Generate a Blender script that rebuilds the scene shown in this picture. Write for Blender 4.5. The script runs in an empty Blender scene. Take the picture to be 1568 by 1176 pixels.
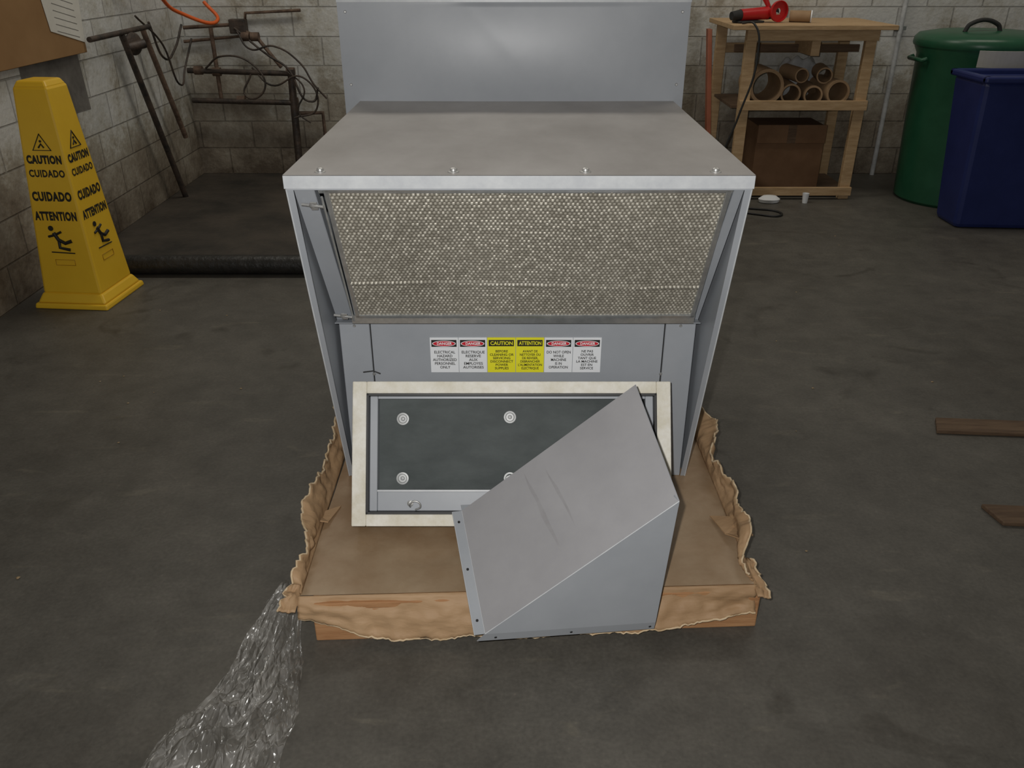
import bpy, math, random
from mathutils import Vector, Matrix, noise
random.seed(4)
SC=bpy.context.scene
COL=bpy.context.collection
SC.view_settings.view_transform='Standard'

# ------------------------------------------------------------ materials
def newmat(name):
    m=bpy.data.materials.new(name); m.use_nodes=True
    nt=m.node_tree
    return m,nt,nt.nodes['Principled BSDF']
def N(nt,t,**kw):
    n=nt.nodes.new(t)
    for k,v in kw.items():
        if k in n.inputs: n.inputs[k].default_value=v
        else: setattr(n,k,v)
    return n
def L(nt,a,b): nt.links.new(a,b)
def ramp(nt,fac,stops):
    r=N(nt,'ShaderNodeValToRGB')
    while len(r.color_ramp.elements)<len(stops): r.color_ramp.elements.new(.5)
    for e,(p,c) in zip(r.color_ramp.elements,stops):
        e.position=p; e.color=(*c,1) if len(c)==3 else c
    L(nt,fac,r.inputs[0]); return r
def mat(name,c1,c2=None,scale=5,rough=.5,metal=0,bump=0,bscale=None,detail=6,stretch=(1,1,1),lo=.35,hi=.65,spec=.5,bdist=.01):
    m,nt,b=newmat(name)
    b.inputs['Roughness'].default_value=rough; b.inputs['Metallic'].default_value=metal
    b.inputs['Specular IOR Level'].default_value=spec
    tc=N(nt,'ShaderNodeTexCoord'); mp=N(nt,'ShaderNodeMapping'); mp.inputs['Scale'].default_value=stretch
    L(nt,tc.outputs['Object'],mp.inputs['Vector'])
    nz=N(nt,'ShaderNodeTexNoise'); nz.inputs['Scale'].default_value=scale; nz.inputs['Detail'].default_value=detail
    nz.inputs['Roughness'].default_value=.65
    L(nt,mp.outputs[0],nz.inputs['Vector'])
    r=ramp(nt,nz.outputs['Fac'],[(lo,c1),(hi,c2 or c1)])
    L(nt,r.outputs[0],b.inputs['Base Color'])
    if bump:
        nb=N(nt,'ShaderNodeTexNoise'); nb.inputs['Scale'].default_value=bscale or scale*4; nb.inputs['Detail'].default_value=5
        L(nt,mp.outputs[0],nb.inputs['Vector'])
        bp=N(nt,'ShaderNodeBump'); bp.inputs['Strength'].default_value=bump; bp.inputs['Distance'].default_value=bdist
        L(nt,nb.outputs['Fac'],bp.inputs['Height']); L(nt,bp.outputs[0],b.inputs['Normal'])
    return m

M_metal=mat('painted_grey_steel',(.32,.34,.365),(.365,.385,.41),3,.40,0,.04,8)
M_metal_top=mat('dusty_light_lifted_steel',(.40,.375,.355),(.56,.535,.515),4,.5,0,.03,20,lo=.3,hi=.7,detail=10,stretch=(1,.6,1))  # dusty mottling; base colour also lifted to make up for grazing light
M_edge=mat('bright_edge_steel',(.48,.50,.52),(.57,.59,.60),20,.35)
M_galv=mat('galvanized',(.5,.52,.52),(.66,.68,.68),30,.3,.8)
M_screw=mat('zinc_screw',(.45,.45,.44),(.6,.6,.58),30,.4,.7)
M_washer=mat('dull_zinc_washer',(.36,.37,.37),(.48,.49,.48),30,.5,.3)
M_black=mat('black_rubber',(.012,.012,.012),(.02,.02,.02),10,.5)
M_dark=mat('dark_void',(.02,.02,.02),(.03,.03,.028),5,.8)
M_foam=mat('white_foam_gasket',(.70,.66,.54),(.86,.84,.77),14,.85,0,.3,60)
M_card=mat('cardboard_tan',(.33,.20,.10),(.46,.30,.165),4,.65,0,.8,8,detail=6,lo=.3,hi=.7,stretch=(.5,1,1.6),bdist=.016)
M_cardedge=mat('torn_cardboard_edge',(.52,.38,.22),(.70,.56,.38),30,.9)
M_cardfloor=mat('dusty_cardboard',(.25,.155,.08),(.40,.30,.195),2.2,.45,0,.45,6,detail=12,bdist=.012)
M_wood=mat('pine_wood',(.38,.245,.12),(.52,.36,.20),6,.7,0,.15,30,stretch=(1,8,8))
M_woodred=mat('pallet_wood',(.34,.16,.065),(.48,.26,.12),6,.75,0,.2,30,stretch=(1,10,10))
M_woodold=mat('old_board',(.085,.05,.028),(.15,.095,.055),5,.8,0,.2,30,stretch=(1,8,8))
M_yellow=mat('yellow_plastic',(.76,.46,.025),(.82,.51,.03),3,.38)
M_ink=mat('black_ink',(.015,.013,.01),None,3,.6)
M_white=mat('label_white',(.80,.82,.84),(.84,.86,.88),3,.5)
M_paper=mat('paper',(.6,.58,.52),(.68,.66,.6),4,.8)
M_lyel=mat('label_yellow',(.82,.78,.02),(.86,.80,.03),3,.5)
M_red=mat('red_ink',(.6,.015,.03),None,3,.5)
M_redplas=mat('red_plastic',(.45,.01,.012),(.55,.02,.02),5,.35)
M_green=mat('green_plastic',(.012,.075,.035),(.02,.10,.05),4,.35,0,.05,20)
M_blue=mat('blue_plastic',(.012,.022,.11),(.018,.03,.14),4,.4,0,.05,20)
M_pipe=mat('rusty_black_pipe',(.02,.017,.015),(.08,.055,.04),12,.55,0,.3,50)
M_rust=mat('rusty_pipe',(.06,.035,.022),(.17,.11,.075),14,.7,0,.4,50)
M_orange=mat('orange_cord',(.75,.13,.02),None,3,.5)
M_brown=mat('brown_cardboard_dark',(.13,.065,.028),(.2,.11,.055),3,.8)
M_sheet=mat('cardboard_sheet',(.25,.135,.05),(.31,.175,.07),2,.8)
M_tube=mat('cardboard_tube',(.30,.19,.10),(.38,.25,.14),8,.8)
M_bag=mat('grey_bag',(.35,.36,.36),(.55,.56,.56),10,.5,0,.6,15)
M_patch=mat('grey_wall_patch',(.10,.092,.082),(.19,.178,.16),6,.75,0,.2,40,detail=10)
M_foil=mat('foil_insulation',(.050,.060,.059),(.082,.096,.094),5,.62,0,.2,9,detail=8,stretch=(1,1,2),spec=.3)

M_filter,nt,b=newmat('aluminium_filter_mesh')
at=N(nt,'ShaderNodeAttribute'); at.attribute_name='relief'
r=ramp(nt,at.outputs['Fac'],[(0,(.16,.145,.115)),(.4,(.37,.345,.285)),(1,(.66,.64,.56))])  # shade painted by relief height: hollows dark, raised dots bright
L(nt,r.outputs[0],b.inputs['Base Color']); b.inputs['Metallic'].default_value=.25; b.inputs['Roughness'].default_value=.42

M_floor,nt,b=newmat('worn_concrete')
tc=N(nt,'ShaderNodeTexCoord')
n1=N(nt,'ShaderNodeTexNoise'); n1.inputs['Scale'].default_value=1.1; n1.inputs['Detail'].default_value=10; n1.inputs['Roughness'].default_value=.72
n2=N(nt,'ShaderNodeTexNoise'); n2.inputs['Scale'].default_value=90; n2.inputs['Detail'].default_value=4
n3=N(nt,'ShaderNodeTexNoise'); n3.inputs['Scale'].default_value=7; n3.inputs['Detail'].default_value=10; n3.inputs['Roughness'].default_value=.7
n4=N(nt,'ShaderNodeTexNoise'); n4.inputs['Scale'].default_value=2.6; n4.inputs['Detail'].default_value=4; n4.inputs['Distortion'].default_value=1.5
n5=N(nt,'ShaderNodeTexNoise'); n5.inputs['Scale'].default_value=13; n5.inputs['Detail'].default_value=8; n5.inputs['Distortion'].default_value=.6
mp5=N(nt,'ShaderNodeMapping'); mp5.inputs['Scale'].default_value=(.35,1.3,1); mp5.inputs['Rotation'].default_value=(0,0,.5)
L(nt,tc.outputs['Object'],mp5.inputs[0]); L(nt,mp5.outputs[0],n5.inputs['Vector'])
for n in (n1,n2,n3,n4): L(nt,tc.outputs['Object'],n.inputs['Vector'])
r1=ramp(nt,n1.outputs['Fac'],[(.30,(.066,.059,.048)),(.5,(.096,.089,.075)),(.7,(.122,.113,.095))])
r3=ramp(nt,n3.outputs['Fac'],[(.3,(.74,.74,.74)),(.62,(1.08,1.08,1.08))])
r4=ramp(nt,n4.outputs['Fac'],[(.26,(.62,.60,.57)),(.37,(1,1,1))])
r2=ramp(nt,n2.outputs['Fac'],[(.3,(.86,.86,.86)),(.68,(1.1,1.1,1.1)),(.78,(1.5,1.45,1.35))])
r5=ramp(nt,n5.outputs['Fac'],[(.62,(1,1,1)),(.72,(1.3,1.28,1.22))])
prev=r1.outputs[0]
for rr in (r2,r3,r4,r5):
    mx=N(nt,'ShaderNodeMix',data_type='RGBA',blend_type='MULTIPLY'); mx.inputs[0].default_value=1
    L(nt,prev,mx.inputs[6]); L(nt,rr.outputs[0],mx.inputs[7]); prev=mx.outputs[2]
L(nt,prev,b.inputs['Base Color'])
b.inputs['Roughness'].default_value=.55
bp=N(nt,'ShaderNodeBump'); bp.inputs['Strength'].default_value=.15; bp.inputs['Distance'].default_value=.003
L(nt,n2.outputs['Fac'],bp.inputs['Height']); L(nt,bp.outputs[0],b.inputs['Normal'])

def blockmat(name,axis,grime):
    m,nt,b=newmat(name)
    tc=N(nt,'ShaderNodeTexCoord'); sp=N(nt,'ShaderNodeSeparateXYZ'); L(nt,tc.outputs['Object'],sp.inputs[0])
    cb=N(nt,'ShaderNodeCombineXYZ'); L(nt,sp.outputs[axis],cb.inputs[0]); L(nt,sp.outputs['Z'],cb.inputs[1])
    br=N(nt,'ShaderNodeTexBrick'); br.offset=.5
    br.inputs['Scale'].default_value=1; br.inputs['Brick Width'].default_value=.42; br.inputs['Row Height'].default_value=.21
    br.inputs['Mortar Size'].default_value=.006; br.inputs['Mortar Smooth'].default_value=.5
    br.inputs['Color1'].default_value=(.54,.54,.515,1); br.inputs['Color2'].default_value=(.62,.62,.595,1); br.inputs['Mortar'].default_value=(.38,.375,.355,1)
    L(nt,cb.outputs[0],br.inputs['Vector'])
    nz=N(nt,'ShaderNodeTexNoise'); nz.inputs['Scale'].default_value=2.8; nz.inputs['Detail'].default_value=14; nz.inputs['Roughness'].default_value=.78
    L(nt,tc.outputs['Object'],nz.inputs['Vector'])
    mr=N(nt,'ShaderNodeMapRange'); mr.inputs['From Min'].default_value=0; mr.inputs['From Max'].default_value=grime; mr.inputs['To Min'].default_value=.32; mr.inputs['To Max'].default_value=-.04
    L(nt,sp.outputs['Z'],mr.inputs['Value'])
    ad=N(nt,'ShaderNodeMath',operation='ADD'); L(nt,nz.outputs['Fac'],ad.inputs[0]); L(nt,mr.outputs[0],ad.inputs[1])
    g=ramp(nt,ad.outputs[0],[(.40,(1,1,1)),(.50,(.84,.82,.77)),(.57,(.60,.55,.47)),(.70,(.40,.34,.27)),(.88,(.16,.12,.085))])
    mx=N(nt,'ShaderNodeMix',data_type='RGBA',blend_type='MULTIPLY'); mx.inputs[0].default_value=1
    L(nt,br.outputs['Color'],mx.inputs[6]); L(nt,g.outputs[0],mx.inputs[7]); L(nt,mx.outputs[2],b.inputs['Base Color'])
    b.inputs['Roughness'].default_value=.6
    n5=N(nt,'ShaderNodeTexNoise'); n5.inputs['Scale'].default_value=30; n5.inputs['Detail'].default_value=6; L(nt,tc.outputs['Object'],n5.inputs['Vector'])
    sb=N(nt,'ShaderNodeMath',operation='MULTIPLY_ADD'); sb.inputs[1].default_value=.7; L(nt,n5.outputs['Fac'],sb.inputs[0])
    inv=N(nt,'ShaderNodeMath',operation='SUBTRACT'); inv.inputs[0].default_value=1; L(nt,br.outputs['Fac'],inv.inputs[1]); L(nt,inv.outputs[0],sb.inputs[2])
    bp=N(nt,'ShaderNodeBump'); bp.inputs['Strength'].default_value=.7; bp.inputs['Distance'].default_value=.01
    L(nt,sb.outputs[0],bp.inputs['Height']); L(nt,bp.outputs[0],b.inputs['Normal'])
    return m
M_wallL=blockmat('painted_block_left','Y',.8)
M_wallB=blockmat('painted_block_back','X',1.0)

M_film,nt,b=newmat('clear_film')
out=nt.nodes['Material Output']
tr=N(nt,'ShaderNodeBsdfTransparent'); tr.inputs[0].default_value=(.985,.985,.98,1)
gl=N(nt,'ShaderNodeBsdfGlossy'); gl.inputs['Roughness'].default_value=.3; gl.inputs[0].default_value=(1,1,.98,1)
df=N(nt,'ShaderNodeBsdfDiffuse'); df.inputs[0].default_value=(.70,.68,.64,1)
tcf=N(nt,'ShaderNodeTexCoord')
mpf=N(nt,'ShaderNodeMapping'); mpf.inputs['Scale'].default_value=(1.6,.8,1); mpf.inputs['Rotation'].default_value=(0,0,-.35); L(nt,tcf.outputs['Object'],mpf.inputs[0])
wn=N(nt,'ShaderNodeTexNoise'); wn.inputs['Scale'].default_value=7; L(nt,mpf.outputs[0],wn.inputs['Vector'])
wa=N(nt,'ShaderNodeMix',data_type='RGBA',blend_type='LINEAR_LIGHT'); wa.inputs[0].default_value=.05; L(nt,mpf.outputs[0],wa.inputs[6]); L(nt,wn.outputs['Color'],wa.inputs[7])
hs=[]
for sc_ in (16,41):
    vo=N(nt,'ShaderNodeTexVoronoi'); vo.feature='DISTANCE_TO_EDGE'; vo.inputs['Scale'].default_value=sc_; L(nt,wa.outputs[2],vo.inputs['Vector']); hs.append(vo.outputs['Distance'])
h_=N(nt,'ShaderNodeMath',operation='MULTIPLY_ADD'); h_.inputs[1].default_value=.45; L(nt,hs[1],h_.inputs[0]); L(nt,hs[0],h_.inputs[2])
bpf=N(nt,'ShaderNodeBump'); bpf.inputs['Strength'].default_value=1; bpf.inputs['Distance'].default_value=.03; L(nt,h_.outputs[0],bpf.inputs['Height'])
L(nt,bpf.outputs[0],gl.inputs['Normal']); L(nt,bpf.outputs[0],df.inputs['Normal'])
vis=N(nt,'ShaderNodeTexNoise'); vis.inputs['Scale'].default_value=9; vis.inputs['Detail'].default_value=4; L(nt,tcf.outputs['Object'],vis.inputs['Vector'])
rv=ramp(nt,vis.outputs['Fac'],[(.40,(.05,.05,.05)),(.68,(.26,.26,.26))])
rf=ramp(nt,hs[0],[(.0,(.30,.30,.30)),(.05,(.02,.02,.02))])  # paints crease highlights: film turns whiter along the crease lines
sm_=N(nt,'ShaderNodeMath',operation='MULTIPLY'); L(nt,rf.outputs[0],sm_.inputs[0]); L(nt,rv.outputs[0],sm_.inputs[1])
sa=N(nt,'ShaderNodeMath',operation='MULTIPLY_ADD'); sa.inputs[1].default_value=2.5; L(nt,sm_.outputs[0],sa.inputs[0]); L(nt,rv.outputs[0],sa.inputs[2])
m1=N(nt,'ShaderNodeMixShader'); m1.inputs[0].default_value=.10; L(nt,tr.outputs[0],m1.inputs[1]); L(nt,gl.outputs[0],m1.inputs[2])
m2=N(nt,'ShaderNodeMixShader'); L(nt,sa.outputs[0],m2.inputs[0]); L(nt,m1.outputs[0],m2.inputs[1]); L(nt,df.outputs[0],m2.inputs[2])
L(nt,m2.outputs[0],out.inputs[0])

# ------------------------------------------------------------ builders
def empty(name,loc=(0,0,0),rz=0):
    e=bpy.data.objects.new(name,None); e.empty_display_size=.1; COL.objects.link(e); e.location=loc; e.rotation_euler=(0,0,rz); return e
def mesh(name,v,f,m,parent=None,bevel=0,smooth=False,M=None,solid=0,seg=2):
    me=bpy.data.meshes.new(name); 
    if M is not None: v=[M@Vector(p) for p in v]
    me.from_pydata([tuple(p) for p in v],[],f); me.update()
    import bmesh
    bm=bmesh.new(); bm.from_mesh(me); bmesh.ops.recalc_face_normals(bm,faces=bm.faces); bm.to_mesh(me); bm.free()
    me.materials.append(m)
    if smooth:
        for p in me.polygons: p.use_smooth=True
    o=bpy.data.objects.new(name,me); COL.objects.link(o)
    if parent: o.parent=parent
    if solid:
        s=o.modifiers.new('s','SOLIDIFY'); s.thickness=solid; s.offset=0
    if bevel:
        s=o.modifiers.new('b','BEVEL'); s.width=bevel; s.segments=seg; s.limit_method='ANGLE'; s.angle_limit=math.radians(35)
    return o
BF=[(0,1,2,3),(4,5,6,7),(0,1,5,4),(1,2,6,5),(2,3,7,6),(3,0,4,7)]
def box(name,x,y,z,m,parent=None,bevel=.002,M=None):
    v=[(x[0],y[0],z[0]),(x[1],y[0],z[0]),(x[1],y[1],z[0]),(x[0],y[1],z[0]),(x[0],y[0],z[1]),(x[1],y[0],z[1]),(x[1],y[1],z[1]),(x[0],y[1],z[1])]
    return mesh(name,v,BF,m,parent,bevel,M=M)
def hexa(name,b4,t4,m,parent=None,bevel=.002,M=None):
    return mesh(name,list(b4)+list(t4),BF,m,parent,bevel,M=M)
def grid(name,nx,ny,fn,m,parent=None,smooth=True,solid=0):
    v=[fn(i/nx,j/ny) for j in range(ny+1) for i in range(nx+1)]
    f=[(a,a+1,a+nx+2,a+nx+1) for j in range(ny) for i in range(nx) for a in (j*(nx+1)+i,)]
    return mesh(name,v,f,m,parent,0,smooth,solid=solid)
def lathe(name,prof,m,parent=None,seg=32,M=None,smooth=True,cap=True):
    v=[];f=[]
    for (r,z) in prof:
        for i in range(seg):
            a=2*math.pi*i/seg; v.append((r*math.cos(a),r*math.sin(a),z))
    n=len(prof)
    for j in range(n-1):
        for i in range(seg):
            k=(i+1)%seg; f.append((j*seg+i,j*seg+k,(j+1)*seg+k,(j+1)*seg+i))
    if cap:
        f.append(tuple(range(seg))); f.append(tuple((n-1)*seg+i for i in range(seg)))
    o=mesh(name,v,f,m,parent,0,smooth,M=M)
    if smooth:
        s=o.modifiers.new('e','EDGE_SPLIT'); s.split_angle=math.radians(40)
    return o
def axisM(p,d):
    d=Vector(d).normalized(); q=d.to_track_quat('Z','Y'); return Matrix.Translation(Vector(p))@q.to_matrix().to_4x4()
def cyl(name,p0,p1,r0,m,parent=None,r1=None,seg=20):
    p0=Vector(p0);p1=Vector(p1); return lathe(name,[(r0,0),(r0 if r1 is None else r1,(p1-p0).length)],m,parent,seg,axisM(p0,p1-p0))
def tube(name,pts,r,m,parent=None,kind='POLY',cyc=False):
    c=bpy.data.curves.new(name,'CURVE'); c.dimensions='3D'; c.bevel_depth=r; c.bevel_resolution=3; c.use_fill_caps=True
    if kind=='POLY':
        s=c.splines.new('POLY'); s.points.add(len(pts)-1)
        for q,pt in zip(s.points,pts): q.co=(*pt,1)
    else:
        s=c.splines.new('BEZIER'); s.bezier_points.add(len(pts)-1)
        for q,pt in zip(s.bezier_points,pts): q.co=pt; q.handle_left_type=q.handle_right_type='AUTO'
        s.resolution_u=10
    s.use_cyclic_u=cyc
    o=bpy.data.objects.new(name,c); COL.objects.link(o)
    dg=bpy.context.evaluated_depsgraph_get(); me=bpy.data.meshes.new_from_object(o.evaluated_get(dg)); me.name=name
    bpy.data.objects.remove(o); me.materials.clear(); me.materials.append(m)
    for p in me.polygons: p.use_smooth=True
    o=bpy.data.objects.new(name,me); COL.objects.link(o)
    if parent: o.parent=parent
    return o
def text(name,body,size,M,m,parent,width=None,off=0.0,sp=.9,maxw=None):
    c=bpy.data.curves.new(name,'FONT'); c.body=body; c.size=size; c.align_x='CENTER'; c.align_y='CENTER'; c.offset=off; c.space_line=sp; c.resolution_u=3
    if off>.001: c.space_character=1.12
    o=bpy.data.objects.new(name,c); COL.objects.link(o)
    bpy.context.view_layer.update()
    dg=bpy.context.evaluated_depsgraph_get(); me=bpy.data.meshes.new_from_object(o.evaluated_get(dg)); me.name=name
    bpy.data.objects.remove(o)
    xs=[v.co.x for v in me.vertices]; w=max(xs)-min(xs); k=(width/w) if width else 1
    if maxw and w>maxw: k=maxw/w
    for v in me.vertices: v.co=M@Vector((v.co.x*k,v.co.y,0))
    me.materials.clear(); me.materials.append(m)
    o=bpy.data.objects.new(name,me); COL.objects.link(o); o.parent=parent; return o
def frameM(origin,u,v):
    u=Vector(u).normalized(); v=Vector(v); v=(v-u*v.dot(u)).normalized(); w=u.cross(v)
    return Matrix(((u.x,v.x,w.x,origin[0]),(u.y,v.y,w.y,origin[1]),(u.z,v.z,w.z,origin[2]),(0,0,0,1)))

# ------------------------------------------------------------ room
fl=mesh('floor',[(-2.55,-2,0),(7,-2,0),(7,6.9,0),(-2.55,6.9,0)],[(0,1,2,3)],M_floor)
box('wall_left',(-2.75,-2.55),(-2,7.1),(0,3.2),M_wallL,bevel=0)
box('wall_back',(-2.55,7),(6.9,7.1),(0,3.2),M_wallB,bevel=0)
M_pit=mat('dark_brown_concrete',(.020,.017,.013),(.062,.050,.038),2.2,.7,0,.3,30,detail=12)
mesh('floor_dark_bay',[(-2.55,4.46,.004),(-.6,4.46,.004),(-.6,6.9,.004),(-2.55,6.9,.004)],[(0,1,2,3)],M_pit)  # thin dark brown sheet over the floor behind the curb
fc=empty('floor_pipe_curb')
tube('pipe',[(-2.54,4.46,.056),(-.45,4.46,.056)],.055,mat('black_curb',(.010,.010,.009),(.024,.022,.02),15,.45,0,.5,40),fc)

# ------------------------------------------------------------ pallet
pal=empty('wooden_pallet',(.07,1.652,0),math.radians(2.6))
W=.585
box('front_end_board',(-W,W),(0,.03),(.0,.105),M_woodred,pal,.004)
for i,x in enumerate((-W,-.03,W-.06)): box('stringer_%d'%i,(x,x+.06),(.031,1.25),(.0,.105),M_woodred,pal,.004)
for i in range(8):
    y=.0+i*.16; box('deck_board_%d'%i,(-W,W),(y,y+.11),(.106,.126),M_woodred,pal,.003)

# ------------------------------------------------------------ cardboard tray
tray=empty('cardboard_tray')
x0,x1,yf,yb=-.545,.635,1.645,2.95
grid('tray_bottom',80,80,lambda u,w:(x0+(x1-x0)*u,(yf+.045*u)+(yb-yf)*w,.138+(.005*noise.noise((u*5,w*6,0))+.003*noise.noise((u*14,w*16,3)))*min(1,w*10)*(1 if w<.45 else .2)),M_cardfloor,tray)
def ragged(name,p0,p1,out,hgt,jag,n,seed,m=M_card,curl=.02,rows=12,prof=None,crumple=1.0):
    p0=Vector(p0);p1=Vector(p1);out=Vector(out); v=[];f=[]
    side=(p1-p0).normalized().cross(out).normalized()
    for i in range(n+1):
        t=i/n; base=p0.lerp(p1,t)
        h=hgt*(prof(t) if prof else 1)+jag*noise.noise((t*5+seed,seed,0))+jag*.45*noise.noise((t*14+seed,0,seed))+jag*.15*random.uniform(-1,1)
        h=max(h,.012)
        for j in range(rows+1):
            s=j/rows
            crum=.012*noise.noise((t*7,s*1.8,seed))+.012*(abs(noise.noise((t*15,s*2.6,seed+4)))-.2)+.004*noise.noise((t*40,s*6,seed))
            q=base+out*(h*s)+side*(curl*s*s*noise.noise((t*4+seed*2,s,0))*2+crum*crumple*min(1,s*3))
            v.append(q)
    for i in range(n):
        for j in range(rows):
            a=i*(rows+1)+j; f.append((a,a+1,a+rows+2,a+rows+1))
    o=mesh(name,v,f,m,tray,0,True,solid=.005)
    pts=[v[i*(rows+1)+rows] for i in range(n+1)]
    tube(name+'_torn_edge',pts,.003,M_cardedge,tray)
    return o
def fprof(t): return (.66+.50*min(1,t*6))*(1 if t<.8 else 1-.35*(t-.8)/.2)
ragged('front_flap',(-.55,1.640,.140),(.64,1.685,.140),(0,-.42,-1),.095,.016,160,1.3,curl=.012,prof=fprof,crumple=1.4)
ragged('left_flap',(-.545,1.65,.138),(-.555,2.75,.138),(-.42,0,1),.085,.038,110,3.1,curl=.035,prof=lambda t:.45+.5*min(1,t*2.5),crumple=1.2)
ragged('right_flap',(.635,1.70,.138),(.625,2.62,.138),(.30,0,1),.078,.038,110,7.7,curl=.035,prof=lambda t:(.4+.6*min(1,t*2.5))*(1-.5*max(0,t-.6)/.4),crumple=1.2)
ragged('front_left_corner_tear',(-.55,1.60,.122),(-.548,1.74,.138),(-.8,-.1,.15),.055,.02,16,2.2,curl=.01,prof=lambda t:1-.5*t)
ragged('front_right_corner_tear',(.635,1.65,.13),(.635,1.80,.138),(.8,-.1,.05),.045,.02,16,5.2,curl=.01,prof=lambda t:1-.5*t)
mesh('torn_scrap_right',[(.58,1.98,.142),(.66,1.95,.16),(.68,1.88,.15),(.63,1.83,.175),(.60,1.88,.155)],[(0,1,2,3,4)],M_card,tray,solid=.004)
mesh('torn_scrap_left',[(-.57,1.98,.15),(-.51,2.03,.142),(-.53,1.94,.15),(-.58,1.92,.175)],[(0,1,2,3)],M_card,tray,solid=.004)

# ------------------------------------------------------------ make-up air unit
U=empty('makeup_air_unit',(.016,0,0))
HW=.53
yF,yB,zt,zb,yb_=1.879,2.96,1.159,.142,2.2
box('body_cabinet',(-.515,.515),(yb_,yB),(zb,1.12),M_metal,U,.002)
for s,nm in ((-1,'left'),(1,'right')):
    xo=s*HW; xi=s*(HW-.004)
    pr=[(yF,zt-.002),(yB-.002,zt-.002),(yB-.002,zb),(yb_-.004,zb)]
    v=[(xo,a,b_) for a,b_ in pr]+[(xi,a,b_) for a,b_ in pr]
    mesh('side_panel_'+nm,v,[(0,1,2,3),(4,5,6,7),(0,1,5,4),(1,2,6,5),(2,3,7,6),(3,0,4,7)],M_metal,U)
    mesh('side_lip_'+nm,[(xo,yF-.001,zt-.03),(xi-s*.012,yF-.001,zt-.03),(xi-s*.010,yb_-.005,zb),(xo,yb_-.005,zb)],[(0,1,2,3)],M_metal,U,solid=.002)
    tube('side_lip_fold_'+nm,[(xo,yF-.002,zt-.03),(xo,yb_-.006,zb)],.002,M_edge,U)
    xa=s*(HW-.015); xb=-.470 if s<0 else .494
    A=(yF+.006,zt-.028); Bp=(yb_-.012,.678)
    mesh('filter_track_'+nm,[(xa,*A),(xb,*A),(xb,*Bp),(xa,*Bp)],[(0,1,2,3)],M_metal,U,solid=.003)
    mesh('filter_track_return_'+nm,[(xb,*A),(xb,A[0]+.035,A[1]),(xb,Bp[0]+.01,Bp[1]),(xb,*Bp)],[(0,1,2,3)],M_metal,U,solid=.002)
    box('body_seam_'+nm,(s*.425-.0015,s*.425+.0015),(yb_-.0035,yb_),(zb,.675),M_black,U,0)
    box('body_corner_strip_'+nm,(min(s*.428,s*.513),max(s*.428,s*.513)),(yb_-.004,yb_),(zb,.675),M_metal,U,.001)
grid('top_sheet',30,30,lambda u,w:(-HW-.004+(2*HW+.008)*u,yF-.004+(yB-yF)*w,zt+.003+.002*min(1,10*min(u,1-u,w,1-w))*noise.noise((u*4,w*4,3))),M_metal_top,U)
box('top_slab',(-HW-.003,HW+.003),(yF-.002,yB),(zt-.004,zt),M_metal_top,U,0)
box('front_fascia',(-HW-.004,HW+.004),(yF-.006,yF-.002),(zt-.028,zt+.002),M_edge,U,.0012)
box('fascia_underside',(-HW,HW),(yF-.004,yF+.05),(zt-.031,zt-.028),M_metal,U,0)
for i,x in enumerate((-.455,-.15,.152,.45)):
    lathe('top_bolt_%d'%i,[(.013,0),(.013,.002),(.008,.003),(.0075,.008),(.004,.010)],M_screw,U,16,Matrix.Translation((x,yF+.028,zt+.003)))
mesh('lower_filter_channel',[(-.462,yb_-.07,.716),(.492,yb_-.07,.716),(.492,yb_-.062,.688),(-.462,yb_-.062,.688)],[(0,1,2,3)],M_galv,U,solid=.003)
box('hood_bottom_lip',(-.512,.512),(yb_-.016,yb_),(.672,.684),M_metal,U,.001)
mesh('hood_bottom_pan',[(-.512,yb_-.062,.688),(.512,yb_-.062,.688),(.512,yb_,.678),(-.512,yb_,.678)],[(0,1,2,3)],M_metal,U,solid=.002)
mesh('upper_filter_channel',[(-.462,yF+.012,zt-.032),(.492,yF+.012,zt-.032),(.492,yF+.022,zt-.044),(-.462,yF+.022,zt-.044)],[(0,1,2,3)],M_galv,U,solid=.002)
A=Vector((.02,yF+.02,zt-.034)); Bv=Vector((.02,yb_-.066,.712))
FM=frameM(((A+Bv)/2),(1,0,0),(A-Bv)); FL=(A-Bv).length; FW=.925
nu,nv=560,272; v=[];f=[];rel=[]
pu,pv=.0108,.0098
for j in range(nv+1):
    for i in range(nu+1):
        x=-FW/2+FW*i/nu; y=-FL/2+FL*j/nv
        wob=.002*noise.noise((x*9,y*9,1)); xx=x+wob; yy=y+wob+.0016*noise.noise((x*22,y*22,5))
        row=math.floor(yy/pv); ph=.5*(row%2)
        a=abs(math.sin(math.pi*(xx/pu+ph)))*abs(math.sin(math.pi*yy/pv))
        rnd=.88+.24*noise.cell((math.floor(xx/pu+ph)*1.13+.5,row*1.7+.5,2.5))
        h=a**.8*rnd
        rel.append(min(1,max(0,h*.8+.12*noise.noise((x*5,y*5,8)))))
        crease=.004*math.exp(-((y+.105+.01*math.sin(x*3))/.006)**2)
        v.append(FM@Vector((x,y,h*.0034+crease+.006*noise.noise((x*3,y*3,0)))))
for j in range(nv):
    for i in range(nu):
        a=j*(nu+1)+i; f.append((a,a+1,a+nu+2,a+nu+1))
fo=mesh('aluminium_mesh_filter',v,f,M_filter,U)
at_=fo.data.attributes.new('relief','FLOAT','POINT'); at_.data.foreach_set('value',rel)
for nm,(xa,xb,ya,yb2) in dict(top=(-FW/2-.006,FW/2+.006,FL/2-.006,FL/2+.002),bottom=(-FW/2-.006,FW/2+.006,-FL/2-.004,-FL/2+.008),left=(-FW/2-.008,-FW/2+.004,-FL/2,FL/2),right=(FW/2-.004,FW/2+.008,-FL/2,FL/2)).items():
    box('filter_frame_'+nm,(xa,xb),(ya,yb2),(-.02,.006),M_galv,U,.001,M=FM)
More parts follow.
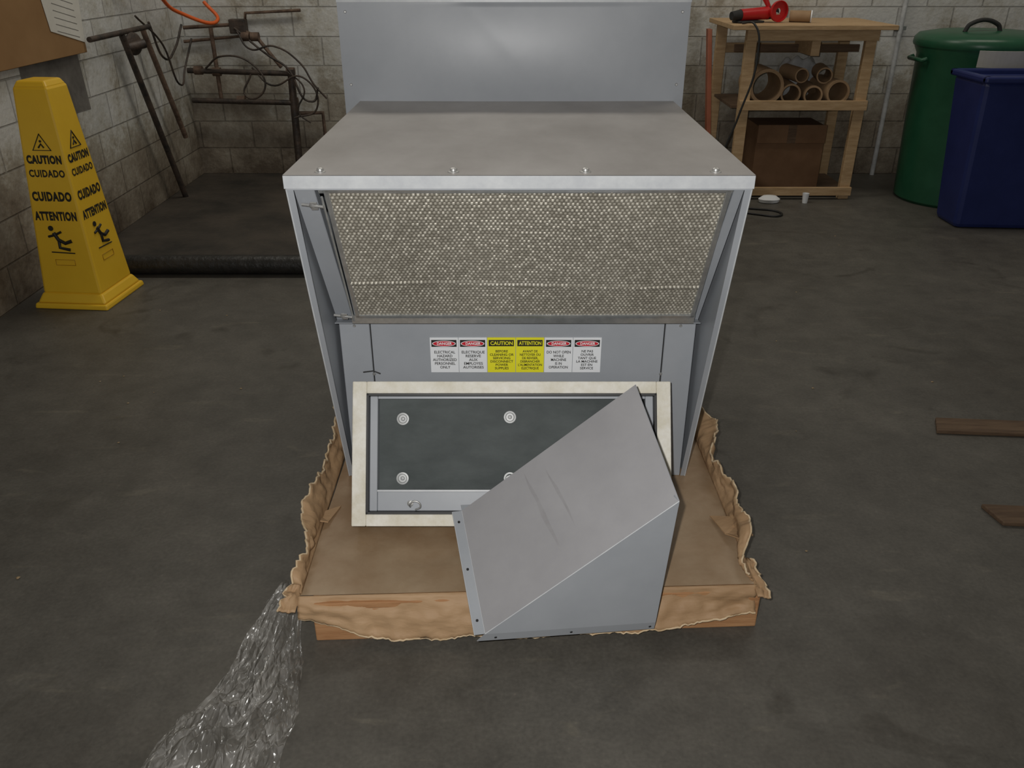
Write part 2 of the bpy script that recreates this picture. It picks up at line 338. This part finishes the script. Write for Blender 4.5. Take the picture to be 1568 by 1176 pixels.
box('filter_back_plate',(-FW/2,FW/2),(-FL/2,FL/2),(-.02,-.012),M_dark,U,0,M=FM)
tube('filter_retaining_rod',[FM@Vector((-.474,FL/2-.01,.016)),FM@Vector((-.474,-FL/2+.0,.016))],.003,M_galv,U)
for i,yy in enumerate((FL/2-.035,-FL/2+.022)):
    cyl('wing_screw_%d'%i,FM@Vector((-.525,yy,.014)),FM@Vector((-.474,yy,.022)),.004,M_screw,U)
    lathe('wing_nut_%d'%i,[(.009,0),(.009,.006),(.004,.009)],M_screw,U,6,FM@Matrix.Translation((-.500,yy,.014)))
    box('wing_%d'%i,(-.504,-.488),(yy-.012,yy+.012),(.018,.021),M_screw,U,.001,M=FM)
def bulge(u,w):
    k=math.sin(math.pi*u)*math.sin(math.pi*min(1,w*1.02))
    d_=(u-.34)+.30*(w-1)
    cr=.004/(1+math.exp(-d_/.014))*math.sin(math.pi*u)*w if w<.98 else 0
    return (-.586+1.152*u,yB-.003-.022*k-cr,zt-.05+(1.475-zt+.05)*w)
grid('rear_section_front_sheet',90,50,bulge,M_metal,U)
box('rear_section',(-.586,.566),(yB,yB+.45),(zb,1.475),M_metal,U,.002)
box('rear_section_top_lip',(-.588,.568),(yB-.004,yB+.0),(1.468,1.478),M_edge,U,.001)
for i,(x,z) in enumerate(((-.56,1.215),(.54,1.215),(-.56,1.44),(.54,1.44))):
    lathe('rear_screw_%d'%i,[(.005,0),(.003,.003)],M_screw,U,12,axisM((x,yB-.005,z),(0,-1,0)))
for i,(x,z) in enumerate(((-.425,.50),(.425,.50),(-.47,.655),(.47,.655))):
    lathe('body_rivet_%d'%i,[(.005,0),(.003,.003)],M_screw,U,12,axisM((x,yb_-.004,z),(0,-1,0)))
tube('loose_tie',[(-.455,yb_-.012,.510),(-.425,yb_-.012,.514),(-.405,yb_-.010,.504)],.002,M_black,U)
lab=[('DANGER','ELECTRICAL\nHAZARD\nAUTHORIZED\nPERSONNEL\nONLY',0),('DANGER','ELECTRIQUE\nRESERVE\nAUX\nEMPLOYES\nAUTORISES',0),('CAUTION','BEFORE\nCLEANING OR\nSERVICING\nDISCONNECT\nPOWER\nSUPPLIES',1),('ATTENTION','AVANT DE\nNETTOYER OU\nDE REVISER,\nDEBRANCHER\nL\'ALIMENTATION\nELECTRIQUE',1),('DANGER','DO NOT OPEN\nWHILE\nMACHINE\nIS IN\nOPERATION',0),('DANGER','NE PAS\nOUVRIR\nTANT QUE\nLA MACHINE\nEST EN\nSERVICE',0)]
lx=-.255; lw=.0835
for i,(t,body,y) in enumerate(lab):
    xa=lx+i*lw; zc=.563; yy=yb_-.0025
    box('label_%d'%i,(xa,xa+lw-.0015),(yy,yb_),(zc-.058,zc+.054),M_lyel if y else M_white,U,0)
    LM=lambda z_,d_=.0008:frameM((xa+lw/2,yy-d_,z_),(1,0,0),(0,0,1))
    if y:
        box('label_header_%d'%i,(xa+.004,xa+lw-.006),(yy-.0006,yy),(zc+.027,zc+.047),M_ink,U,0)
        text('label_title_%d'%i,t,.016,LM(zc+.0365,.0012),M_lyel,U,width=lw*.78,off=.0004)
    else:
        box('label_header_%d'%i,(xa+.004,xa+lw-.006),(yy-.0006,yy),(zc+.025,zc+.047),M_ink,U,0)
        lathe('label_oval_%d'%i,[(.0345,0),(.0345,.0003)],M_white,U,28,frameM((xa+lw/2-.001,yy-.0006,zc+.0355),(1,0,0),(0,0,1))@Matrix.Diagonal((1,.27,1,1)))
        lathe('label_oval_red_%d'%i,[(.032,0),(.032,.0003)],M_red,U,28,frameM((xa+lw/2-.001,yy-.0010,zc+.0355),(1,0,0),(0,0,1))@Matrix.Diagonal((1,.24,1,1)))
        text('label_title_%d'%i,t,.012,LM(zc+.0355,.0016),M_white,U,width=lw*.52,off=.0003)
    text('label_text_%d'%i,body,.0108 if len(body.split('\n'))>5 else .012,LM(zc-.017,.0008),M_ink,U,off=.0002,maxw=lw*.84,sp=1.02)

# ------------------------------------------------------------ insulated access panel leaning on the unit
P=empty('insulated_access_panel')
PM=frameM((-.001,1.868,.189),(1,0,0),(0,.501,.866))
PW=.447; PH=.405; PD=.088
r_=.040
for nm,(xa,xb,ya,yb2) in dict(left=(-PW,-PW+r_,0,PH),right=(PW-r_,PW,0,PH),top=(-PW+r_,PW-r_,PH-r_*.85,PH),bottom=(-PW+r_,PW-r_,0,r_*.85)).items():
    box('foam_rim_'+nm,(xa,xb),(ya,yb2),(-.014,.0),M_foam,P,.003,M=PM)
    box('casing_'+nm,(xa+(.003 if nm=='left' else 0),xb-(.003 if nm=='right' else 0)),(ya+.002,yb2-.002),(-PD,-.014),M_metal,P,.002,M=PM)
a0=PW-r_
g=.007
for nm,(xa,xb,ya,yb2) in dict(left=(-a0,-a0+g,r_*.85,PH-r_*.85),right=(a0-g,a0,r_*.85,PH-r_*.85),top=(-a0,a0,PH-r_*.85-g,PH-r_*.85),bottom=(-a0,a0,r_*.85,r_*.85+g)).items():
    box('black_seal_'+nm,(xa,xb),(ya,yb2),(-.02,.003),M_black,P,.001,M=PM)
l_=.022
for nm,(xa,xb,ya,yb2) in dict(left=(-a0+g,-a0+g+l_,r_*.85+g,PH-r_*.85-g),right=(a0-g-l_,a0-g,r_*.85+g,PH-r_*.85-g),top=(-a0+g+l_,a0-g-l_,PH-r_*.85-g-.008,PH-r_*.85-g),bottom=(-a0+g+l_,a0-g-l_,r_*.85+g,r_*.85+g+.058)).items():
    box('inner_lip_'+nm,(xa,xb),(ya,yb2),(-.075,-.018 if nm!='bottom' else -.022),M_metal,P,.002,M=PM)
box('bottom_channel_edge',(-a0+g+l_,a0-g-l_),(r_*.85+g+.054,r_*.85+g+.060),(-.022,-.014),M_edge,P,.001,M=PM)
fx0,fx1=-a0+g+l_,a0-g-l_; fy0,fy1=r_*.85+g+.05,PH-r_*.85-g-.006
pins=[(-.312,.13),(-.005,.13),(.31,.13),(-.312,.30),(-.005,.305),(.31,.30)]
def foil(u,w):
    x=fx0+(fx1-fx0)*u;y=fy0+(fy1-fy0)*w
    h=.004
    for px,py in pins: h-=.004*math.exp(-((x-px)**2+(y-py)**2)/.0014)
    h+=.004*noise.noise((x*5,y*9,2))+.0022*abs(noise.noise((x*3+y*5,y*18,6)))
    return PM@Vector((x,y,-.058+h))
grid('foil_blanket',120,60,foil,M_foil,P)
box('back_sheet',(-PW+.004,PW-.004),(.003,PH-.003),(-PD-.001,-.08),M_metal,P,.001,M=PM)
for i,(px,py) in enumerate(pins):
    lathe('insulation_washer_%d'%i,[(.0175,0),(.0175,.003),(.013,.0035),(.011,.0010),(.006,.0010),(.005,.007),(.002,.008)],M_washer,P,24,PM@Matrix.Translation((px,py,-.057)))
tube('latch_hook',[PM@Vector(q) for q in ((-.285,.052,-.02),(-.285,.06,-.008),(-.27,.07,-.004),(-.255,.055,-.008),(-.27,.045,-.012))],.0025,M_screw,P,'BEZIER')
lathe('latch_bolt',[(.009,0),(.009,.004),(.004,.006)],M_screw,P,12,PM@Matrix.Translation((-.285,.062,-.022)))

# ------------------------------------------------------------ sheet metal weather hood (wedge)
Hd=empty('sheet_metal_weather_hood')
A0=Vector((-.066,1.53,.118)); AB=Vector((.430,.060,-.018)); AC=Vector((.4545,.054,.358)); AA=Vector((-.070,.3125,.143))
A1,B1,C1=A0,A0+AB,A0+AC; A2,B2,C2=A1+AA,B1+AA,C1+AA
def sheet(nm,vs,m=M_metal,th=.0022): return mesh(nm,vs,[tuple(range(len(vs)))],m,Hd,solid=th)
M_hood=mat('hood_painted_steel',(.33,.327,.338),(.37,.367,.378),5,.42,0,.05,6)
sheet('slope_sheet',[A1,A2,C2,C1],M_hood)
sheet('front_gusset',[A1,B1,C1])
sheet('rear_gusset',[A2,B2,C2])
uAB=AB.normalized(); uAA=AA.normalized(); nb=uAB.cross(uAA).normalized()
sheet('front_flange',[A1-uAB*.0,B1,B1-uAA*.006-nb*.026,A1-uAB*.02-uAA*.006-nb*.026])
sheet('side_flange',[A1,A2,A2-uAB*.026-nb*.004,A1-uAB*.026-nb*.004])
sheet('side_flange_edge',[A1-uAB*.026-nb*.004,A2-uAB*.026-nb*.004,A2-uAB*.026-nb*.010,A1-uAB*.026-nb*.010],M_edge)
sheet('rear_flange',[A2,B2,B2+uAA*.02-nb*.004,A2+uAA*.02-nb*.004])
BC=(C1-B1).normalized()
sheet('open_end_lip_front',[B1,C1,C1-uAB*.006+uAA*.018,B1-uAB*.004+uAA*.018])
sheet('drip_lip',[C1,C2,C2-BC*.018,C1-BC*.018])
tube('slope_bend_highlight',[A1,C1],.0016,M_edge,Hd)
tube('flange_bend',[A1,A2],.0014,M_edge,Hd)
for i,(t) in enumerate((.06,.5,.97)):
    p=A1+AB*t-nb*.014-uAA*.005; lathe('flange_hole_%d'%i,[(.0035,0),(.0035,.0012)],M_black,Hd,12,axisM(p,-uAA+Vector((0,-.1,0))))
for i,(t) in enumerate((.1,.5,.9)):
    p=A1+AA*t-uAB*.014+nb*.0005; lathe('side_flange_hole_%d'%i,[(.0035,0),(.0035,.002)],M_black,Hd,12,axisM(p,nb))
SM=frameM(A1,AC,AA)
M_smear=mat('dirt_smear',(.30,.295,.302),(.34,.336,.345),25,.5)
for k,(xc,y0_,y1_,wd) in enumerate(((.27,.05,.33,.006),(.33,.10,.30,.004))):
    def sm(u,w,xc=xc,y0_=y0_,y1_=y1_,wd=wd):
        y=y0_+(y1_-y0_)*w; c_=xc+.010*noise.noise((y*9,k,1)); ww=wd*math.sin(math.pi*w)*(1+.4*noise.noise((y*20,k,3)))
        return SM@Vector((c_+(u-.5)*2*ww,y,.0014))
    grid('smear_%d'%k,3,30,sm,M_smear,Hd)

# ------------------------------------------------------------ caution safety cone
Cn=empty('caution_safety_cone',(-2.228,4.118,0),math.radians(-5))
def sq(hx,hy,z,ox=0,oy=0): return [(-hx+ox,-hy+oy,z),(hx+ox,-hy+oy,z),(hx+ox,hy+oy,z),(-hx+ox,hy+oy,z)]
hexa('base_flange',sq(.195,.195,0),sq(.19,.19,.028),M_yellow,Cn,.008)
hexa('base_step',sq(.182,.182,.028),sq(.158,.158,.075),M_yellow,Cn,.01)
T0=.155;T1=.085
hexa('cone_body',sq(T0,T0,.07),sq(T1,T1,1.065),M_yellow,Cn,.012)
hexa('cone_top',sq(T1-.002,T1-.002,1.06),sq(T1-.018,T1-.018,1.09),M_yellow,Cn,.008)
for side in (0,1):
    R_=Matrix.Rotation(math.radians(90*side),4,'Z')
    def FMt(zf,d=.0015):
        hw=T0+(T1-T0)*(zf-.07)/.995
        o=R_@Vector((0,-hw-d,zf)); u=R_@Vector((1,0,0)); vv=R_@Vector((0,(T0-T1)/.995,1))
        return frameM(o,u,vv)
    for i,(t,z,w,s_) in enumerate((('CAUTION',.735,.175,.050),('CUIDADO',.67,.18,.046),('CUIDADO',.56,.20,.058),('ATTENTION',.465,.215,.056))):
        text('text_%d_%d'%(side,i),t,s_,FMt(z),M_ink,Cn,width=w,off=.0032 if i!=1 else .0018)
    m_=FMt(.81)
    tube('warn_tri_%d'%side,[m_@Vector(q) for q in ((-.045,-.03,0),(.045,-.03,0),(0,.045,0))],.0035,M_ink,Cn,cyc=True)
    tube('warn_fig_%d'%side,[m_@Vector(q) for q in ((-.015,-.018,0),(0,0,0),(.012,-.018,0))],.004,M_ink,Cn)
    lathe('warn_head_%d'%side,[(.006,0),(.006,.002)],M_ink,Cn,12,m_@Matrix.Translation((0,.012,0)))
    m_=FMt(.345)
    tube('slip_body_%d'%side,[m_@Vector(q) for q in ((-.03,.04,0),(-.012,.005,0),(.02,-.012,0),(.055,.0,0))],.009,M_ink,Cn)
    tube('slip_leg_%d'%side,[m_@Vector(q) for q in ((-.01,.0,0),(-.012,-.035,0),(.04,-.045,0))],.008,M_ink,Cn)
    tube('slip_arm_%d'%side,[m_@Vector(q) for q in ((-.06,.02,0),(-.028,.028,0),(.01,.045,0))],.006,M_ink,Cn)
    lathe('slip_head_%d'%side,[(.013,0),(.013,.003)],M_ink,Cn,16,m_@Matrix.Translation((-.04,.062,0)))
    tube('slip_floor_%d'%side,[m_@Vector(q) for q in ((-.06,-.058,0),(.06,-.062,0))],.003,M_ink,Cn)
    m_=FMt(.235)
    tube('maker_plate_%d'%side,[m_@Vector(q) for q in ((-.05,-.014,0),(.05,-.014,0),(.05,.014,0),(-.05,.014,0))],.0018,mat('yellow_dark_%d'%side,(.40,.21,.008)),Cn,cyc=True)

# ------------------------------------------------------------ left wall things
cs=empty('cardboard_sheet')
mesh('sheet',[(-2.545,3.2,1.10),(-2.50,3.2,1.10),(-2.50,5.23,1.10),(-2.545,5.23,1.10),(-2.545,3.2,2.2),(-2.50,3.2,2.2),(-2.50,5.23,2.2),(-2.545,5.23,2.2)],BF,M_sheet,cs,.003)
mesh('pinned_notice',[(-2.497,4.86,1.24),(-2.497,5.22,1.155),(-2.497,5.27,1.5),(-2.497,4.80,1.6)],[(0,1,2,3)],M_paper,cs,solid=.001)
for k in range(6):
    z=1.235+k*.035
    mesh('notice_line_%d'%k,[(-2.4955,4.93,z),(-2.4955,5.17,z-.05),(-2.4955,5.17,z-.047),(-2.4955,4.93,z+.003)],[(0,1,2,3)],M_patch,cs)
mesh('painted_wall_patch',[(-2.548,4.55,.80),(-2.548,5.22,.78),(-2.548,5.2,1.10),(-2.548,4.55,1.12)],[(0,1,2,3)],M_patch)

pr=empty('pipe_railing')
def pipe(nm,pts,r=.022,m=None): tube(nm,pts,r,m or M_pipe,pr)
def wire(nm,pts,r=.007): tube(nm,pts,r,M_pipe,pr,'BEZIER')
pipe('post_leaning_1',[(-2.46,5.65,1.16),(-2.44,6.15,.0)],.02)
pipe('post_leaning_2',[(-2.47,6.0,1.18),(-2.44,6.35,.40)],.018,M_rust)
pipe('top_link',[(-2.46,5.2,1.17),(-2.46,6.1,1.18)],.016)
lathe('valve_wheel',[(.055,-.01),(.07,0),(.055,.01)],M_pipe,pr,20,axisM((-2.44,5.75,1.10),(1,-.5,0)))
cyl('valve_body',(-2.47,5.70,1.08),(-2.38,5.78,1.10),.028,M_pipe,pr)
pipe('rail_upper',[(-2.50,6.78,.82),(-1.70,6.76,.80)],.02)
pipe('rail_mid',[(-2.50,6.78,.60),(-1.70,6.76,.585)],.02)
pipe('rail_post',[(-1.72,6.76,.0),(-1.70,6.76,.83)],.028)
pipe('rail_post_2',[(-2.28,6.8,.60),(-2.28,6.8,1.12)],.016,M_rust)
pipe('riser',[(-2.50,6.84,1.12),(-2.15,6.84,1.14),(-1.95,6.82,1.06),(-1.78,6.80,.84)],.014,M_rust)
pipe('feed_pipe',[(-2.52,6.86,1.02),(-2.05,6.86,1.06),(-2.02,6.86,1.22),(-1.60,6.86,1.24)],.012,M_rust)
pipe('lower_branch',[(-1.72,6.80,.50),(-1.50,6.82,.50),(-1.50,6.84,.18)],.016,M_rust)
for k,(x,z) in enumerate(((-2.28,.81),(-1.95,1.06),(-1.71,.81),(-1.71,.59),(-2.42,.82),(-2.12,.60),(-2.02,1.06))):
    cyl('coupling_%d'%k,(x-.03,6.79,z),(x+.03,6.79,z),.032,M_rust,pr)
box('junction_box',(-2.14,-2.02),(6.80,6.89),(1.08,1.18),M_pipe,pr,.006)
wire('hanging_wire_1',[(-2.1,6.8,1.12),(-1.85,6.74,.93),(-1.72,6.72,.85),(-1.55,6.72,.6),(-1.5,6.75,.7)],.008)
wire('hanging_wire_2',[(-2.0,6.78,.84),(-1.85,6.72,.72),(-1.6,6.7,.78),(-1.52,6.72,.55),(-1.7,6.7,.48)])
wire('hanging_wire_3',[(-2.5,6.2,1.2),(-2.49,6.35,.95),(-2.48,6.55,1.0),(-2.46,6.7,1.15)],.008)
wire('hanging_wire_4',[(-2.35,6.76,.84),(-2.2,6.70,.93),(-1.98,6.70,.88),(-1.9,6.70,.70),(-2.05,6.70,.64),(-2.0,6.72,.80)])
wire('hanging_wire_5',[(-2.08,6.78,1.1),(-1.98,6.72,.98),(-1.80,6.72,1.0),(-1.62,6.74,.88),(-1.52,6.72,.72),(-1.44,6.74,.62)])
wire('hanging_wire_6',[(-2.5,6.0,1.25),(-2.47,6.3,1.05),(-2.46,6.5,.75),(-2.46,6.62,.85),(-2.42,6.75,1.05)])
wire('hanging_wire_7',[(-1.72,6.72,.82),(-1.6,6.7,.70),(-1.66,6.7,.52),(-1.58,6.72,.44)],.006)
tube('extension_cord',[(-2.50,5.8,1.42),(-2.42,6.2,1.38),(-2.4,6.5,1.25),(-2.2,6.75,1.18),(-2.3,6.8,1.3)],.013,M_orange,None,'BEZIER')

# ------------------------------------------------------------ wooden shelf bench
S=empty('wooden_shelf_bench')
for nm,x,y in (('front_left',1.60,6.1),('front_right',2.42,6.1),('back_left',1.54,6.72),('back_right',2.47,6.72)):
    box('leg_'+nm,(x,x+.075),(y,y+.045),(0,1.16),M_wood,S,.003)
box('top_board',(1.49,2.60),(6.04,6.82),(1.16,1.19),M_wood,S,.003)
box('top_front_rail',(1.60,2.50),(6.08,6.10),(1.09,1.16),M_wood,S,.002)
box('rail_mid_front',(1.60,2.50),(6.075,6.099),(.635,.70),M_wood,S,.002)
box('mid_shelf',(1.56,2.52),(6.15,6.70),(.64,.66),M_woodold,S,.002)
box('upper_rail',(1.56,2.52),(6.77,6.79),(.95,1.02),M_wood,S,.002)
box('inner_rail',(1.60,2.50),(6.40,6.42),(.99,1.04),M_woodold,S,.002)
box('inner_block',(2.06,2.12),(6.12,6.5),(.99,1.16),M_wood,S,.002)
box('bottom_rail',(1.60,2.50),(6.075,6.099),(.03,.09),M_wood,S,.002)
box('bottom_shelf',(1.56,2.52),(6.15,6.70),(.03,.05),M_woodold,S,.002)
tb=empty('cardboard_tube_pile')
def hollow(nm,x,z,r,l,y=6.12,yaw=0):
    M=axisM((x,y,z),(math.sin(yaw),1,0))
    lathe(nm,[(r*.82,0),(r,0),(r,l),(r*.82,l),(r*.82,0)],M_tube,tb,28,M,cap=False)
zs=.662
hollow('tube_1',1.80,zs+.12,.12,.33,6.16)
hollow('tube_2',1.98,zs+.07,.07,.33,6.17,.1)
hollow('tube_3',2.13,zs+.065,.065,.33,6.14,.1)
hollow('tube_4',2.30,zs+.085,.085,.33,6.13,-.1)
hollow('tube_5',2.21,zs+.19,.055,.3,6.2,.2)
hollow('tube_6',2.05,zs+.19,.05,.3,6.2,-.1)
sg=empty('folded_plastic_bag')
grid('bag_skin',24,16,lambda u,w:(1.95+.4*u,6.53+.15*w,zs+.004+(.26*max(0,1-(2*u-1)**4)*max(0,1-(2*w-1)**4))*(1+.25*noise.noise((u*6,w*3,0)))),M_bag,sg)
cb=empty('cardboard_box')
box('box_body',(1.80,2.30),(6.24,6.60),(.052,.50),M_brown,cb,.004)
box('box_flap',(1.80,2.30),(6.225,6.239),(.38,.51),M_brown,cb,.002)
box('box_tape',(2.02,2.08),(6.222,6.2245),(.38,.51),M_woodold,cb,0)
wb=empty('paper_cup'); lathe('cup',[(.018,0),(.024,.07),(.022,.07),(.016,.005)],M_white,wb,20,Matrix.Translation((2.14,5.99,0)),cap=False)
wr=empty('crumpled_rag')
lathe('rag',[(.0,.0),(.09,.005),(.10,.03),(.06,.055),(.0,.06)],M_white,wr,14,Matrix.Translation((1.88,6.0,0.0))@Matrix.Diagonal((.8,.5,.9,1)),cap=False)
g_=empty('angle_grinder',(1.70,6.30,1.191),math.radians(20))
cyl('motor_body',(-.13,0,.05),(.10,0,.06),.038,M_redplas,g_,.042)
cyl('handle',(-.20,0,.045),(-.13,0,.05),.028,M_dark,g_,.036)
cyl('gear_head',(.09,0,.06),(.16,0,.06),.044,M_dark,g_,.036)
cyl('spindle',(.14,0,.06),(.14,-.05,.04),.02,M_galv,g_)
lathe('disc_guard',[(.02,0),(.068,.0),(.07,.02),(.066,.022),(.064,.004),(.02,.004)],M_redplas,g_,28,axisM((.14,-.05,.072),(0,-1,0)),cap=False)
cyl('side_handle',(.10,.0,.09),(.05,.03,.19),.014,M_redplas,g_,.022)
box('trigger',(-.12,.0),(-.012,.012),(.004,.022),M_dark,g_,.004)
box('stand_block',(-.16,.04),(-.05,.05),(.0,.014),M_dark,g_,.004)
tn=empty('cardboard_mailing_tube'); cyl('tube',(1.95,6.35,1.229),(2.08,6.3,1.229),.038,M_tube,tn)
cyl('cap',(2.08,6.3,1.229),(2.088,6.2975,1.229),.04,M_white,tn)
tube('power_cord',[(1.56,6.10,1.20),(1.62,6.02,1.20),(1.66,5.99,1.0),(1.58,6.0,.6),(1.50,6.02,.3),(1.49,6.0,.05),(1.55,5.85,.008),(1.72,5.80,.008),(1.87,5.72,.008),(1.85,5.62,.008),(1.70,5.66,.008),(1.58,5.74,.008)],.007,M_black,None,'BEZIER')
pl_=empty('leaning_red_board'); mesh('board',[(1.43,6.05,0.0),(1.46,6.05,0),(1.46,6.12,0),(1.43,6.12,0),(1.43,6.55,1.13),(1.46,6.55,1.13),(1.46,6.62,1.13),(1.43,6.62,1.13)],BF,mat('reddish_board',(.25,.07,.03),(.33,.10,.05)),pl_,.002)

cd=empty('electrical_conduit')
tube('pipe',[(2.97,6.87,3.0),(2.97,6.87,.0)],.018,M_bag,cd)
box('conduit_strap',(2.93,3.01),(6.86,6.899),(1.1,1.13),M_galv,cd,.002)

# ------------------------------------------------------------ bins
G=empty('green_trash_can',(3.23,6.13,0))
lathe('barrel',[(.34,0),(.36,.02),(.385,.55),(.40,1.0),(.42,1.04),(.42,1.08),(.41,1.08)],M_green,G,48,cap=True)
lathe('lid',[(.432,1.055),(.438,1.07),(.433,1.105),(.41,1.13),(.30,1.15),(.1,1.16),(.001,1.16)],M_green,G,48,cap=False)
for s in (-1,1):
    tube('side_handle_%d'%s,[(s*.405,-.1,.98),(s*.435,-.1,.97),(s*.435,.1,.97),(s*.405,.1,.98)],.015,M_green,G)
tube('lid_handle',[(-.2,-.12,1.15),(-.17,-.12,1.20),(.01,-.12,1.20),(.04,-.12,1.15)],.014,M_dark,G,'BEZIER')
v=[];f=[]
for i in range(13):
    a=math.radians(-118+50*i/12)
    for z in (.955,1.06):
        rr=.408 if z<1 else .440
        v.append((rr*math.cos(a),rr*math.sin(a),z))
for i in range(12): f.append((2*i,2*i+2,2*i+3,2*i+1))
mesh('paper_label',v,f,M_paper,G,solid=.002)
Bb=empty('blue_recycling_bin')
hexa('bin_body',[(2.93,5.35,0),(3.5,5.31,0),(3.5,5.62,0),(2.93,5.64,0)],[(2.86,5.28,.93),(3.62,5.25,.93),(3.62,5.67,.93),(2.86,5.68,.93)],M_blue,Bb,.03)
for nm,q in dict(front=((2.84,3.64),(5.235,5.285)),back=((2.84,3.64),(5.655,5.70))).items(): box('rim_'+nm,q[0],q[1],(.92,.96),M_blue,Bb,.012)
for nm,q in dict(left=((2.84,2.885),(5.24,5.70)),right=((3.595,3.64),(5.24,5.70))).items(): box('rim_'+nm,q[0],q[1],(.92,.96),M_blue,Bb,.012)

# ------------------------------------------------------------ boards on floor
w1=empty('wood_plank'); mesh('plank',[(1.60,2.69,0),(2.5,2.62,0),(2.5,2.72,0),(1.64,2.79,0),(1.60,2.69,.016),(2.5,2.62,.016),(2.5,2.72,.016),(1.64,2.79,.016)],BF,M_woodold,w1,.004)
w2=empty('wood_plank'); mesh('plank',[(1.55,2.12,0),(2.4,2.05,0),(2.4,2.15,0),(1.53,2.22,0),(1.55,2.12,.016),(2.4,2.05,.016),(2.4,2.15,.016),(1.53,2.22,.016)],BF,M_woodold,w2,.004)

# ------------------------------------------------------------ clear plastic film
def film(u,t):
    s_=-1+2*u
    cx=-.595-.085*t; cy=1.70-.74*t
    hw=.02+.18*t**.65
    x=cx+s_*hw*(1+.28*noise.noise((t*6,s_*1.3,3)))
    y=cy+.06*noise.noise((s_*3,t*5,7))
    rid=1-abs(noise.noise((s_*2.2+t*3,t*3-s_,0)))*2.4
    rid2=1-abs(noise.noise((s_*5+3,t*8+s_*2,4)))*2.4
    h=.006+.035*max(0,rid)**1.5*(1-abs(s_)**3)+.014*max(0,rid2)
    h+=.09*max(0,1-t*5)
    return (x,y,h)
grid('clear_plastic_film',90,150,film,M_film,None,smooth=True)

v=[];f=[]
for k in range(60):
    x=random.uniform(-1.8,2.2);y=random.uniform(.9,5.5)
    if -.75<x<.8 and 1.4<y<3.5: continue
    r=random.uniform(.003,.007); n0=len(v)
    for i in range(5):
        a=i*1.256+random.random(); v.append((x+r*math.cos(a)*random.uniform(.6,1.4),y+r*math.sin(a),.002))
    v.append((x,y,.002+r*.5))
    for i in range(5): f.append((n0+i,n0+(i+1)%5,n0+5))
mesh('floor_debris',v,f,mat('debris',(.25,.17,.08),(.4,.3,.18)))

# ------------------------------------------------------------ lights
w=bpy.data.worlds.new('World'); SC.world=w; w.use_nodes=True
bg=w.node_tree.nodes['Background']; bg.inputs[0].default_value=(1,.95,.86,1); bg.inputs[1].default_value=.10
def light(nm,typ,loc,e,col,**kw):
    l=bpy.data.lights.new(nm,typ); l.energy=e; l.color=col
    for k,v_ in kw.items(): setattr(l,k,v_)
    o=bpy.data.objects.new(nm,l); COL.objects.link(o); o.location=loc; return o
fl_=light('camera_flash','SPOT',(-.07,.0,1.66),135,(1,.98,.96),shadow_soft_size=.015,spot_size=math.radians(150),spot_blend=1.0)
fl_.rotation_euler=(math.radians(90-20),0,0)
light('ceiling_fluorescent_1','AREA',(-.8,5.2,4.2),42,(1,.95,.85),shape='RECTANGLE',size=2.4,size_y=.6)
light('ceiling_fluorescent_2','AREA',(2.6,5.2,4.2),28,(1,.93,.81),shape='RECTANGLE',size=2.4,size_y=.6)

# ------------------------------------------------------------ camera
cam=bpy.data.cameras.new('camera'); co=bpy.data.objects.new('camera',cam); COL.objects.link(co)
co.location=(0,0,1.6); co.rotation_euler=(math.radians(90-27.3),0,0)
cam.sensor_fit='HORIZONTAL'; cam.sensor_width=36; cam.lens=36*1268/1568; cam.clip_start=.02
SC.camera=co
